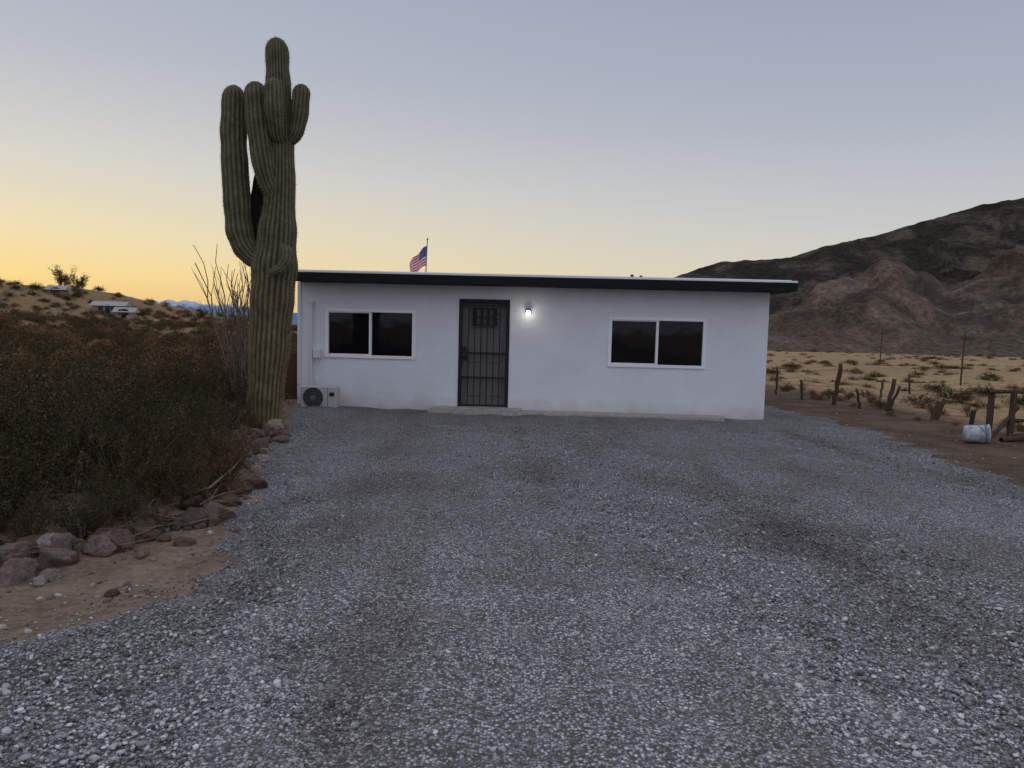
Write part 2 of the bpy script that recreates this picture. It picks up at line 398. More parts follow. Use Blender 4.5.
def cactus_part(name,P,ribs,depth=0.10,seg=8,cap=True,step=0.035,mat=None,spines=True):
    C=catmull(P,20)
    if cap:
        e=C[-1]; d=(C[-1][:3]-C[-2][:3]); d/=np.linalg.norm(d); r=e[3]
        for k in range(1,13):
            a=k/12*math.pi/2
            C.append(np.array([*(e[:3]+d*math.sin(a)*r*1.15),max(r*math.cos(a),0.004)]))
    n=ribs*seg; V=[];CR=[];SP=[]
    th=np.arange(n)/n*2*math.pi
    crest=np.abs(np.cos(ribs*th/2))
    prev=None; acc=0; lastp=None
    for i,q in enumerate(C):
        pa=C[min(i+1,len(C)-1)][:3]; pb=C[max(i-1,0)][:3]; tt=pa-pb; tt/=np.linalg.norm(tt)
        if prev is None: a=np.array([0,1,0.1]); u=np.cross(tt,a)
        else: u=prev-tt*prev.dot(tt)
        u/=np.linalg.norm(u); prev=u; v=np.cross(tt,u)
        wob=1+0.03*math.sin(i*.33)+0.04*noise.noise(Vector((q[2]*4,q[0]*3,1)))
        lump=np.array([1+0.035*noise.noise(Vector((math.cos(a_)*2,math.sin(a_)*2,q[2]*2.5+q[0]))) for a_ in th[::seg]]).repeat(seg)
        rr=q[3]*wob*lump*((1-depth)+depth*crest)
        ring=q[:3]+np.outer(np.cos(th)*rr,u)+np.outer(np.sin(th)*rr,v)
        V.append(ring); CR.append(crest)
        if lastp is not None: acc+=np.linalg.norm(q[:3]-lastp)
        lastp=q[:3]
        if acc>=step and spines:
            acc=0
            for k in range(ribs):
                pos=ring[k*seg]+rng.normal(0,.004,3); nrm=pos-q[:3]; nrm/=np.linalg.norm(nrm)
                SP.append((pos,nrm))
    V=np.concatenate(V); CR=np.concatenate(CR); m=len(C)
    i_=np.arange(m*n).reshape(m,n); j_=np.roll(i_,-1,axis=1)
    F=np.stack([i_[:-1].ravel(),j_[:-1].ravel(),j_[1:].ravel(),i_[1:].ravel()],1)
    V=V-np.array([-3.75,11.2,0])
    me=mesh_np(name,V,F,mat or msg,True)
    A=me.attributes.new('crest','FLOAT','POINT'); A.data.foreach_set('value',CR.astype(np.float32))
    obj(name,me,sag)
    if not SP: return
    sv=[]
    for pos,nrm in SP:
        for _ in range(5):
            d=nrm*0.7+rng.normal(0,.75,3); d/=np.linalg.norm(d); L=rng.uniform(.015,.04)
            w=np.cross(d,rng.normal(0,1,3)); w/=np.linalg.norm(w); w*=0.0015
            sv+= [pos-w,pos+w,pos+d*L]
    sv=np.array(sv)-np.array([-3.75,11.2,0])
    obj(name+'_spines',mesh_np(name+'_spines',sv,np.arange(len(sv)).reshape(-1,3),mspn),sag)
cy=11.2
cactus_part('trunk',[(-3.76,cy,-0.1,.27),(-3.75,cy,.4,.265),(-3.70,cy,1.07,.285),(-3.64,cy,1.98,.32),(-3.60,cy,2.5,.32),(-3.56,cy,3.02,.27),(-3.52,cy,3.76,.215),(-3.525,cy,4.63,.19),(-3.555,cy,5.21,.175),(-3.57,cy,5.62,.165)],24)
cactus_part('left_arm',[(-3.62,cy,2.60,.12),(-3.86,cy,2.58,.14),(-4.02,cy,2.72,.175),(-4.12,cy,2.97,.20),(-4.16,cy,3.37,.20),(-4.20,cy,4.02,.19),(-4.215,cy,4.45,.185),(-4.205,cy,4.92,.172)],16)
cactus_part('middle_arm',[(-3.50,cy-.05,3.44,.09),(-3.62,cy-.12,3.60,.13),(-3.71,cy-.18,3.95,.16),(-3.78,cy-.2,4.52,.17),(-3.81,cy-.2,4.93,.162)],15)
cactus_part('front_arm',[(-3.50,cy-.05,4.28,.07),(-3.50,cy-.22,4.38,.10),(-3.50,cy-.33,4.66,.135),(-3.51,cy-.33,4.98,.13)],13)
cactus_part('right_arm',[(-3.46,cy,4.30,.08),(-3.30,cy-.05,4.40,.10),(-3.22,cy-.08,4.66,.128),(-3.19,cy-.08,4.99,.125)],13)
cactus_part('drooping_arm',[(-3.45,cy-.15,2.75,.06),(-3.33,cy-.30,2.68,.085),(-3.32,cy-.35,2.54,.09),(-3.40,cy-.38,2.43,.075),(-3.52,cy-.38,2.37,.055)],10)
cactus_part('shaded_rear_arm',[(-3.68,cy+.08,2.72,.12),(-3.84,cy+.14,2.95,.15),(-3.88,cy+.16,3.35,.15),(-3.84,cy+.15,3.75,.13),(-3.78,cy+.13,4.0,.10)],12,depth=.16,mat=mshade,spines=False)  # living arm behind the trunk, its shade painted in by the dark material

# ------------------------------------------------------------ ocotillo
mo=new_mat('ocotillo_bark',(0.2,0.15,0.1),0.9,0.1)
t=NT(mo); t.col(t.ramp(t.noise(t.pos(),25,4),[(0.3,(0.10,0.075,0.055)),(0.7,(0.30,0.23,0.16))]))
random.seed(5); mb=MB()
for k in range(30):
    a=random.uniform(-1,0.45); dy=random.uniform(-.5,.5); H=random.uniform(1.8,3.0)
    pts=[];rd=[]
    for j in range(11):
        u=j/10
        pts.append((a*0.85*u**0.8*H/3+0.06*math.sin(j*1.7+k)*u, dy*u+0.04*math.sin(j+k*2), H*u-0.05)); rd.append(0.017*(1-u)+0.005)
    mb.add(*sweep(pts,rd,5))
    for q in range(5):
        j=random.randint(4,8); p0=Vector(pts[j]); d=Vector((random.uniform(-.5,.3),random.uniform(-.4,.4),1)).normalized(); L=random.uniform(.25,.6)
        mb.add(*sweep([p0,p0+d*L*.5,p0+d*L+Vector((random.uniform(-.06,.06),0,0))],[.007,.005,.003],4))
oc=obj('ocotillo_plant',mb.mesh('ocotillo_plant',mo),None,(-4.55,12.6,0))

# ------------------------------------------------------------ house
HX=-4.16
H=empty('white_house',(HX,14.28,0),math.radians(-1.8))
W=8.97; DP=7.0; WT=2.43
mw=new_mat('white_stucco',rough=0.85,spec=0.2); t=NT(mw); tc=t.add('ShaderNodeTexCoord').outputs['Object']
sx=t.add('ShaderNodeSeparateXYZ'); t.l.new(tc,sx.inputs[0])
c=t.mix(t.mapr(t.noise(tc,1.3,5,0.6),0.35,0.7,0,0.6),(0.745,0.765,0.80),(0.65,0.675,0.72))
lowd=t.math('ADD',sx.outputs[2],t.math('MULTIPLY',t.noise(tc,3.5,5),-0.45))
c=t.mix(t.mapr(lowd,0.10,-0.2,0,0.65),c,(0.48,0.44,0.41))
strk=t.add('ShaderNodeMapping'); strk.inputs['Scale'].default_value=(6,6,0.35); t.l.new(tc,strk.inputs[0])
c=t.mix(t.mapr(t.noise(strk.outputs[0],1.2,4),0.55,0.85,0,0.2),c,(0.56,0.56,0.57))
t.col(c)
t.bump(t.math('ADD',t.noise(tc,42,5,0.7),t.math('MULTIPLY',t.noise(tc,9,3),0.7)),0.7,0.018)
mfr=new_mat('white_vinyl',(0.80,0.81,0.83),0.4,0.4)
mdk=new_mat('roof_fascia',(0.012,0.012,0.013),0.7,0.15)
mgl=new_mat('window_glass',(0.006,0.006,0.008),0.04,0.3)
t=NT(mgl); t.bump(t.noise(t.pos(),1.3,2),0.06,0.05)
mcon=new_mat('concrete',rough=0.9,spec=0.2); t=NT(mcon); t.col(t.ramp(t.noise(t.pos(),12,7,0.7),[(0.3,(0.26,0.235,0.205)),(0.7,(0.48,0.44,0.395))])); t.bump(t.noise(t.pos(),70,4),0.5,0.01)
ops=[(0.57,2.26,1.03,1.92),(3.14,4.07,0.12,2.16),(6.0,7.79,0.99,1.89)]
us=sorted({0,W,*[o[0] for o in ops],*[o[1] for o in ops]}); zs=sorted({-0.15,WT,*[o[2] for o in ops],*[o[3] for o in ops]})
bm=bmesh.new(); vd={}
def gv(x,y,z):
    k=(round(x,4),round(y,4),round(z,4))
    if k not in vd: vd[k]=bm.verts.new(k)
    return vd[k]
def quad(a,b,c,d): bm.faces.new([gv(*a),gv(*b),gv(*c),gv(*d)])
for a,b in zip(us,us[1:]):
    for c_,d_ in zip(zs,zs[1:]):
        if any(o[0]-1e-6<=a and b<=o[1]+1e-6 and o[2]-1e-6<=c_ and d_<=o[3]+1e-6 for o in ops): continue
        quad((a,0,c_),(b,0,c_),(b,0,d_),(a,0,d_))
for o in ops:
    r_=0.13; x0,x1,z0,z1=o
    zz=[z for z in zs if z0<=z<=z1]; 
    for a,b in zip(zz,zz[1:]):
        quad((x0,0,a),(x0,0,b),(x0,r_,b),(x0,r_,a)); quad((x1,0,b),(x1,0,a),(x1,r_,a),(x1,r_,b))
    quad((x0,0,z0),(x0,r_,z0),(x1,r_,z0),(x1,0,z0)); quad((x0,0,z1),(x1,0,z1),(x1,r_,z1),(x0,r_,z1))
quad((0,0,WT),(0,0,-.15),(0,DP,-.15),(0,DP,WT)); quad((W,0,-.15),(W,0,WT),(W,DP,WT),(W,DP,-.15)); quad((0,DP,-.15),(W,DP,-.15),(W,DP,WT),(0,DP,WT))
bm_obj('walls',bm,mw,H)
RL,RR=0.03,W+0.32
box('roof_deck',RL,RR,-0.5,DP+0.4,2.435,2.585,mdk,H,0.004)
mre=new_mat('roof_edge_metal',(0.75,0.76,0.78),0.45,0.4)
box('roof_drip_edge',RL-.01,RR+.01,-0.515,DP+0.41,2.588,2.622,mre,H,0.004)
box('roof_membrane',RL+.07,RR-.07,-0.42,DP+0.3,2.628,2.64,mre,H)
boxes('fascia_board',[(RL-.01,RR+.01,-0.53,-0.503,2.432,2.583)],mdk,H,0.003)
bm=bmesh.new()
for x,y,h in [(6.78,3.2,.26),(7.0,3.3,.25)]:
    bmesh.ops.create_cone(bm,cap_ends=True,segments=12,radius1=.03,radius2=.03,depth=h,matrix=Matrix.Translation((x,y,2.64+h/2)))
    bmesh.ops.create_cone(bm,cap_ends=True,segments=12,radius1=.05,radius2=.025,depth=.05,matrix=Matrix.Translation((x,y,2.64+h+.026)))
bm_obj('roof_vents',bm,mdk,H)
def window(name,x0,x1,z0,z1):
    w=0.036; xm=(x0+x1)/2
    L=[(x0-.03,x1+.03,-.022,.05,z1-w,z1+.02),(x0-.03,x1+.03,-.03,.05,z0-.03,z0+w*.8),
       (x0-.03,x0+w,-.02,.05,z0+w*.8+.001,z1-w-.001),(x1-w,x1+.03,-.02,.05,z0+w*.8+.001,z1-w-.001),
       (xm-.024,xm+.024,-.012,.05,z0+w*.8+.001,z1-w-.001)]
    boxes(name+'_frame',L,mfr,H,0.004)
    a0,a1=x0+w+.001,xm-.025
    L=[(a0,a1,.0,.04,z1-w-.02,z1-w-.001),(a0,a1,.0,.04,z0+w*.8+.001,z0+w*.8+.02)]
    boxes(name+'_sash',L,mfr,H,0.002)
    box(name+'_glass',x0+.01,x1-.01,.052,.06,z0+.01,z1-.01,mgl,H)
window('left_window',*ops[0]); window('right_window',*ops[2])
mdoor=new_mat('door_paint',(0.15,0.135,0.135),0.55,0.3)
miron=new_mat('black_iron',(0.009,0.009,0.010),0.5,0.3)
x0,x1,z0,z1=ops[1]
box('door_panel',x0,x1,.10,.128,z0,z1,mdoor,H)
L=[]; 
for cx in (x0+.27,x1-.27):
    for a,b in ((.2,.75),(.85,1.35)): L.append((cx-.15,cx+.15,.085,.098,z0+a,z0+b))
boxes('door_molding',L,mdoor,H,.01)
box('door_lite_glass',x0+.22,x1-.2,.088,.097,z0+1.55,z0+1.9,mgl,H)
L=[]
for k in range(5): xx=x0+.22+k*(.5/4); L.append((xx-.009,xx+.009,.068,.084,z0+1.55,z0+1.9))
for zz in (1.54,1.725,1.9): L.append((x0+.20,x1-.18,.066,.083,z0+zz-.01,z0+zz+.012))
boxes('door_lite_muntins',L,mdoor,H)
L=[(x0+.002,x0+.045,-.02,.03,z0+.01,z1-.002),(x1-.045,x1-.002,-.02,.03,z0+.01,z1-.002)]
for zz in (0.012,.55,1.02): L.append((x0+.047,x1-.047,-.012,.02,z0+zz,z0+zz+.03))
L.append((x0+.047,x1-.047,-.012,.02,z0+1.93,z0+1.95))
L.append((x0+.047,x1-.047,-.016,.024,z1-.05,z1-.003))
L+=[(x0+.24,x0+.262,-.010,.016,z0+1.56,z0+1.9),(x1-.262,x1-.24,-.010,.016,z0+1.56,z0+1.9),(x0+.263,x1-.263,-.010,.016,z0+1.56,z0+1.582),(x0+.263,x1-.263,-.010,.016,z0+1.72,z0+1.742),(x0+.263,x1-.263,-.010,.016,z0+1.88,z0+1.9)]
boxes('gate_frame',L,miron,H,.003)
L=[]; nb=6
for k in range(1,nb+1):
    xx=x0+.045+(x1-x0-.09)*k/(nb+1)
    for a,b in ((.043,.549),(.581,1.019),(1.051,1.929)): L.append((xx-.009,xx+.009,-.006,.01,z0+a,z0+b))
boxes('gate_bars',L,miron,H)
box('gate_lock',x0+.05,x0+.14,-.055,-.013,z0+.9,z0+1.15,miron,H,.008)
bm=bmesh.new(); bmesh.ops.create_uvsphere(bm,u_segments=16,v_segments=10,radius=.028,matrix=Matrix.Translation((x0+.095,-.085,z0+1.0)))
bm_obj('gate_knob',bm,new_mat('dark_bronze',(0.10,0.08,0.06),.4,.5,1),H,True)
boxes('door_casing',[(x0-.02,x0-.002,-.018,.0-.001,z0,z1+.022),(x1+.002,x1+.02,-.018,-.001,z0,z1+.022),(x0-.001,x1+.001,-.018,-.001,z1+.002,z1+.022)],miron,H,.003)
box('porch_slab',2.6,8.13,-.42,-.003,-.1,.085,mcon,H,.012)
box('door_step',2.66,4.35,-.36,-.004,.087,.118,mcon,H,.006)
mpl=new_mat('white_pvc',(0.62,0.64,0.67),0.5,.3)
boxes('line_set_cover',[(.26,.305,-.05,-.002,.42,2.0),(.25,.315,-.06,-.003,2.0,2.08)],mpl,H,.008)
boxes('service_conduit',[(.05,.075,-.03,-.003,.1,2.4)],mpl,H,.006)
boxes('disconnect_box',[(.33,.47,-.09,-.003,.98,1.16)],mpl,H,.01)
mb=MB(); pts=[(.40,-.05,.98),(.40,-.06,.8),(.39,-.1,.62),(.46,-.16,.5)]; mb.add(*sweep(pts,[.012]*4,8)); obj('whip_conduit',mb.mesh('whip',mpl),H)
lx,lz=4.44,1.93
mlm=new_mat('lamp_metal',(0.05,0.05,0.05),.4,.5)
bm=bmesh.new(); R90=Matrix.Rotation(math.radians(90),4,'X')
bmesh.ops.create_cone(bm,cap_ends=True,segments=24,radius1=.055,radius2=.055,depth=.025,matrix=Matrix.Translation((lx,-.014,lz+.04))@R90)
bmesh.ops.create_cone(bm,cap_ends=True,segments=24,radius1=.052,radius2=.04,depth=.035,matrix=Matrix.Translation((lx,-.085,lz+.078)))
bmesh.ops.create_cone(bm,cap_ends=True,segments=12,radius1=.014,radius2=.014,depth=.07,matrix=Matrix.Translation((lx,-.055,lz+.075))@R90)
bm_obj('lamp_fixture',bm,mlm,H)
mem=D.materials.new('lamp_glass'); mem.use_nodes=True; nn=mem.node_tree.nodes; nn.clear()
em=nn.new('ShaderNodeEmission'); em.inputs[0].default_value=(1,.93,.82,1); em.inputs[1].default_value=5; o_=nn.new('ShaderNodeOutputMaterial'); mem.node_tree.links.new(em.outputs[0],o_.inputs[0])
bm=bmesh.new(); bmesh.ops.create_uvsphere(bm,u_segments=20,v_segments=12,radius=.043,matrix=Matrix.Translation((lx,-.085,lz+.012))@Matrix.Diagonal((1,1,1.25,1)))
bm_obj('lamp_globe',bm,mem,H,True)
ld=D.lights.new('wall_lamp_light','POINT'); ld.energy=1.0; ld.color=(1,.88,.72); ld.shadow_soft_size=.04
lo=D.objects.new('wall_lamp_light',ld); lo.parent=H; lo.location=(lx,-.22,lz-.02); link(lo)

# ------------------------------------------------------------ mini split outdoor unit
ac=empty('air_conditioner_unit',(HX,14.28,0),math.radians(-1.8))
mac=new_mat('ac_enamel',(0.46,0.46,0.455),.4,.4); mgd=new_mat('ac_dark',(0.02,0.02,0.022),.6,.3)
a0,a1,b0,b1,c0,c1=0.2,0.88,-.42,-.15,.04,.47
boxes('cabinet',[(a0,a1,b0,b1,c0,c1)],mac,ac,.015)
boxes('feet',[(a0+.08,a0+.14,b0-.02,b1+.02,-.003,.038),(a1-.14,a1-.08,b0-.02,b1+.02,-.003,.038)],mgd,ac)
bm=bmesh.new(); fc=(a0+.24,b0,(c0+c1)/2)
bmesh.ops.create_cone(bm,cap_ends=True,segments=40,radius1=.19,radius2=.19,depth=.006,matrix=Matrix.Translation((fc[0],b0-.004,fc[2]))@R90)
bm_obj('fan_opening',bm,mgd,ac)
mb=MB()
mgr2=new_mat('ac_grille',(0.16,0.16,0.16),.5,.3)
for r_ in (.19,.16,.13,.1,.065):
    pts=[(fc[0]+r_*math.cos(a),b0-.014,fc[2]+r_*math.sin(a)) for a in np.linspace(0,2*math.pi,37)]
    mb.add(*sweep(pts,[.004]*37,5))
for k in range(12):
    a=k*math.pi/6; mb.add(*sweep([(fc[0]+.05*math.cos(a),b0-.016,fc[2]+.05*math.sin(a)),(fc[0]+.19*math.cos(a),b0-.016,fc[2]+.19*math.sin(a))],[.0035]*2,5))
obj('fan_grille',mb.mesh('fan_grille',mgr2),ac)
bm=bmesh.new(); bmesh.ops.create_cone(bm,cap_ends=True,segments=24,radius1=.045,radius2=.045,depth=.012,matrix=Matrix.Translation((fc[0],b0-.018,fc[2]))@R90); bm_obj('fan_hub',bm,mgr2,ac)
boxes('side_seam',[(a1-.17,a1-.163,b0-.002,b0+.01,c0+.02,c1-.02),(a1-.13,a1-.04,b0-.012,b0-.001,c0+.25,c0+.32)],mgd,ac)
boxes('base_pad',[(a0-.06,a1+.08,b0-.1,b1+.08,-.06,-.006)],mcon,ac,.008)

# ------------------------------------------------------------ flag
fl=empty('american_flag',(-2.03,17.0,2.6))
mpole=new_mat('flag_pole',(0.12,0.11,0.1),.5,.4)
mb=MB(); mb.add(*sweep([(0,0,-.03),(0.01,0,.5),(0.03,0,1.0)],[.013,.012,.01],8)); obj('pole',mb.mesh('pole',mpole),fl)
mb=MB(); mb.add(*sweep([(0.03,0,.99),(0.03,0,1.0),(0.031,0,1.025),(0.032,0,1.045)],[.008,.022,.02,.004],8)); obj('finial',mb.mesh('finial',mpole),fl)
mf=new_mat('flag_cloth',rough=.9,spec=.1); t=NT(mf); uv=t.add('ShaderNodeTexCoord').outputs['UV']
su=t.add('ShaderNodeSeparateXYZ'); t.l.new(uv,su.inputs[0])
st=t.math('MODULO',t.math('FLOOR',t.math('MULTIPLY',su.outputs[1],12.99)),2.0)
c=t.mix(st,(0.5,0.02,0.03),(0.66,0.62,0.65))
inc=t.math('MULTIPLY',t.math('LESS_THAN',su.outputs[0],0.4),t.math('GREATER_THAN',su.outputs[1],6/13))
star=t.math('LESS_THAN',t.vor(uv,14,rand=0.0),0.2)
c=t.mix(inc,c,t.mix(star,(0.02,0.035,0.16),(0.6,0.6,0.65))); t.col(c)
nu,nv=40,24; V=[];F=[]
for j in range(nv+1):
    for i2 in range(nu+1):
        s=i2/nu; v=j/nv
        rip=0.035*math.sin(s*11+v*3)*s**.5
        V.append((0.03-.008-0.40*s**.9+0.02*math.sin(v*6)*s+.03*v*s, rip+0.03*math.sin(v*7+s*4)*s, 0.42+0.44*v*(1-.15*s)-.30*s**1.15+0.02*math.sin(s*9)))
for j in range(nv):
    for i2 in range(nu):
        a=j*(nu+1)+i2; F.append((a,a+1,a+nu+2,a+nu+1))
me=mesh_np('flag_cloth',V,F,mf,True); uvl=me.uv_layers.new(name='UVMap')
for lp in me.loops:
    vi=lp.vertex_index; uvl.data[lp.index].uv=((vi%(nu+1))/nu,(vi//(nu+1))/nv)
obj('cloth',me,fl)

# ------------------------------------------------------------ wood things
mwd=new_mat('weathered_wood',rough=.9,spec=.1); t=NT(mwd); tc=t.add('ShaderNodeTexCoord').outputs['Object']
mp=t.add('ShaderNodeMapping'); mp.inputs['Scale'].default_value=(9,9,1); t.l.new(tc,mp.inputs[0])
t.col(t.ramp(t.noise(mp.outputs[0],4,6,.7),[(.3,(0.03,0.022,0.017)),(.7,(0.12,0.085,0.063))])); t.bump(t.noise(mp.outputs[0],8,5),.6,.01)
mrw=new_mat('red_wood',rough=.85,spec=.15); t=NT(mrw); tc=t.add('ShaderNodeTexCoord').outputs['Object']
mp=t.add('ShaderNodeMapping'); mp.inputs['Scale'].default_value=(9,9,1); t.l.new(tc,mp.inputs[0])
t.col(t.ramp(t.noise(mp.outputs[0],4,6,.7),[(.3,(0.05,0.018,0.010)),(.7,(0.14,0.055,0.032))]))
wf=empty('wooden_gate',(-4.95,15.3,0)); L=[]
for k in range(5): L.append((k*.15+.004,k*.15+.146,0,.022,.06,1.02+.02*math.sin(k*3)))
boxes('planks',L,mrw,wf,.003); boxes('rails',[(0,.75,.024,.06,.25,.33),(0,.75,.024,.06,.85,.93)],mrw,wf)
boxes('post',[(-.1,-.003,-.01,.09,-.1,1.1)],mwd,wf,.004)

def post(name,x,y,h,r=.045,lean=(0,0),square=False):
    z=float(tz(x,y)); random.seed(int(x*100+y*10))
    if square:
        bm=bmesh.new(); add_box(bm,-r,r,-r*.7,r*.7,-.1,h); bmesh.ops.bevel(bm,geom=bm.edges[:],offset=.006,segments=1,affect='EDGES')
        return bm_obj(name,bm,mwd,None,False,(x,y,z),(lean[1],lean[0],0.3))
    pts=[(0.012*math.sin(j*2+x),0.01*math.cos(j*3),-.1+(h+.1)*j/8) for j in range(9)]+[(0,0,h+.004)]
    mb=MB(); mb.add(*sweep(pts,[r*random.uniform(.88,1.08) for _ in range(9)]+[.004],10))
    return obj(name,mb.mesh(name,mwd),None,(x,y,z),(lean[1],lean[0],0))
fence=[(7.35,20.5,.75,.03,0,0),(7.45,18.9,.5,.035,-.1,0),(7.7,17.6,1.0,.05,.12,0),(8.0,16.9,.5,.03,-.3,.2),(8.3,16.3,.75,.045,.2,0),(8.5,16.6,.6,.03,.35,.1),(9.9,19.8,.5,.03,.1,0),(11.6,21.5,.6,.03,-.1,0)]
for x,y,h,r,l1,l2 in fence: post('fence_post',x,y,h,r,(l1,l2))
post('wood_stake',8.6,14.95,.38,.07,(.35,0),True)
post('wood_stake',8.95,14.3,.3,.04,(-.1,.2),True)
cf=empty('rail_fence',(0,0,0)); 
def rail(name,a,b,r):
    mb=MB(); n=8; pts=[tuple(Vector(a).lerp(Vector(b),j/n)+Vector((0,0,.01*math.sin(j*2)))) for j in range(n+1)]
    mb.add(*sweep(pts,[r*random.uniform(.9,1.1) for _ in range(n+1)],8)); obj(name,mb.mesh(name,mwd),cf)
rail('post_1',(8.28,12.75,-.1),(8.30,12.75,.80),.055)
rail('post_2',(8.55,12.6,-.1),(8.58,12.6,.78),.05)
rail('top_rail',(8.2,12.69,.76),(11.5,12.2,.80),.035)
rail('low_rail',(8.5,12.66,.28),(11.5,12.1,.22),.03)
rail('post_3',(9.6,12.4,-.1),(9.6,12.4,.82),.05); rail('post_4',(11.2,12.2,-.1),(11.2,12.2,.82),.05)
rail('fallen_rail',(8.35,12.3,.05),(9.9,11.4,.2),.04)
rail('loose_board',(7.95,11.9,.03),(9.2,12.3,.12),.045)
rail('leaning_board',(8.1,12.4,.0),(8.75,12.72,.5),.035)
mwire=new_mat('fence_wire',(0.08,0.07,0.06),.6,.4,.6); mb=MB()
chain=[(7.1,24,.8),(7.35,20.5,.7),(7.7,17.6,.9),(8.3,16.3,.7),(8.29,12.75,.75)]
for hz in (.95,.5):
    pts=[]
    for (xa,ya,ha),(xb,yb,hb) in zip(chain,chain[1:]):
        for j in range(8):
            u=j/8; x=xa+(xb-xa)*u; y=ya+(yb-ya)*u
            pts.append((x,y,float(tz(x,y))+(ha+(hb-ha)*u)*hz-.12*u*(1-u)))
    mb.add(*sweep(pts,[.004]*len(pts),4))
obj('wire_fence_strands',mb.mesh('wire_fence_strands',mwire))
def upole(x,y,h,arm=.5):
    e=empty('utility_pole',(x,y,float(tz(x,y))))
    mb=MB(); mb.add(*sweep([(0,0,-.2),(0.02,0,h*.5),(0.05,0,h)],[h*.018,h*.016,h*.012],8)); obj('shaft',mb.mesh('shaft',mwd),e)
    boxes('crossarm',[(-arm,arm+.1,-.05,.05,h*.88,h*.88+.1)],mwd,e)
upole(17.0,28,2.0,.08); upole(28.8,58,2.9,.1)

bk=empty('plastic_bucket',(7.45,11.75,float(tz(7.45,11.75))+.14)); bk.rotation_euler=(math.radians(88),0,math.radians(70))
mbk=new_mat('bucket_plastic',(0.46,0.50,0.55),.45,.4); mbl=new_mat('bucket_blue',(0.12,0.18,0.26),.5,.4)
t=NT(mbk); t.col(t.ramp(t.noise(t.pos(),9,5,.7),[(.35,(0.26,0.27,0.29)),(.6,(0.52,0.56,0.6))]))
def lathe(prof,n=32):
    V=[];F=[]
    for r,z in prof:
        for k in range(n): a=2*math.pi*k/n; V.append((r*math.cos(a),r*math.sin(a),z))
    for i in range(len(prof)-1):
        for k in range(n): a=i*n+k;b=i*n+(k+1)%n; F.append((a,b,b+n,a+n))
    return V,F
mb=MB(); mb.add(*lathe([(.001,-.17),(.125,-.17),(.13,-.16),(.148,.15),(.158,.15),(.16,.165),(.145,.165),(.138,.15),(.12,-.15),(.001,-.15)])); obj('shell',mb.mesh('shell',mbk),bk)
mb=MB(); mb.add(*lathe([(.1492,.09),(.154,.092),(.1555,.115),(.151,.118)])); obj('rim_band',mb.mesh('rim',mbl),bk)
mb=MB(); mb.add(*sweep([(.155*math.cos(a),.155*math.sin(a)*1.0,.12-.12*math.sin(a)) for a in np.linspace(0,math.pi,20)],[.004]*20,6)); obj('handle',mb.mesh('handle',mwire),bk)

mb=MB(); random.seed(3)
for k in range(90):
    x,y=along(path,random.random()); x-=random.uniform(-.1,.5); L=random.uniform(.2,.6); a=random.uniform(0,6.3); z=float(tz(x,y))+.05
    mb.add(*sweep([(x,y,z),(x+.5*L*math.cos(a),y+.5*L*math.sin(a),z+random.uniform(0,.08)),(x+L*math.cos(a),y+L*math.sin(a),z+random.uniform(0,.15))],[.006,.005,.002],5))
obj('dead_sticks',mb.mesh('dead_sticks',mo))
mb=MB(); mb.add(*sweep([(-2.85,6.4,.12),(-2.72,6.62,.14),(-2.62,6.9,.26),(-2.58,7.05,.34)],[.014,.013,.009,.004],6)); obj('dead_branch',mb.mesh('dead_branch',mo))

# ------------------------------------------------------------ mountain (right)
hx=[-200,0,50,90,133,164,220,252,284,331,370,404,450,520,620,760,900]
hh_=[0,3,12,28,48,59,64,75,82,97,109,116,122,120,105,70,30]
h2x=[60,120,150,173,200,225,243,261,285,304,340,380,440,520,700]
h2h=[0,4,12,22,38,52,47,36,42,56,52,38,44,36,10]
gx=np.linspace(-200,900,520); gy=np.linspace(300,820,260)
V=[];att=[]
for y in gy:
    for x in gx:
        nz=noise.fractal(Vector((x/55,y/120,0.3)),0.75,2.1,6)
        gul=1-abs(noise.noise(Vector(((x+0.35*y)/26+nz*.5,y/190,5.1))))*2
        gul2=1-abs(noise.noise(Vector(((x-0.5*y)/11+nz,y/60,9.1))))*2
        H1=np.interp(x,hx,hh_)+7; t1=(y-345)/(600-345)
        if y<600:
            tt=max(0,min(1,t1)); prof=0.25*tt+0.75*tt**1.7
        else: prof=max(0,1-((y-600)/220)**1.3)
        m=1-abs(2*min(1,max(0,t1))-1)
        h1=H1*prof+ (gul*11+gul2*3.5-6)*m*min(1,H1/60)+nz*4*m
        H2=np.interp(x+ (450-y)*0.55+nz*8,h2x,h2h)+7
        t2=1-abs(y-450)/110 if y<450 else 1-abs(y-450)/160
        h2=H2*max(0,t2)**1.15*(1+.2*nz)+(gul*7+gul2*3-5)*max(0,min(1,t2))*(1-max(0,t2))*3*min(1,H2/40) if t2>0 else -9
        h=max(h1,h2); 
        h+=noise.fractal(Vector((x/9,y/9,2)),0.8,2.1,4)*0.9*min(1,max(0,h)/10)
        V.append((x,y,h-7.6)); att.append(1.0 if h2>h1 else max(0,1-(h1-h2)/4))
nx,ny=len(gx),len(gy); i=np.arange(nx*ny).reshape(ny,nx)
F=np.stack([i[:-1,:-1].ravel(),i[:-1,1:].ravel(),i[1:,1:].ravel(),i[1:,:-1].ravel()],1)
mm=new_mat('mountain_rock',rough=.95,spec=.05); t=NT(mm); p=t.pos()
sp=t.add('ShaderNodeAttribute',attribute_name='spur').outputs['Fac']
sx=t.add('ShaderNodeSeparateXYZ'); t.l.new(p,sx.inputs[0])
na=t.noise(p,.03,8,.7,.8); nb_=t.noise(p,.35,6,.75)
dark=t.ramp(na,[(.35,(0.028,0.026,0.021)),(.5,(0.055,0.047,0.036)),(.62,(0.135,0.104,0.078))])
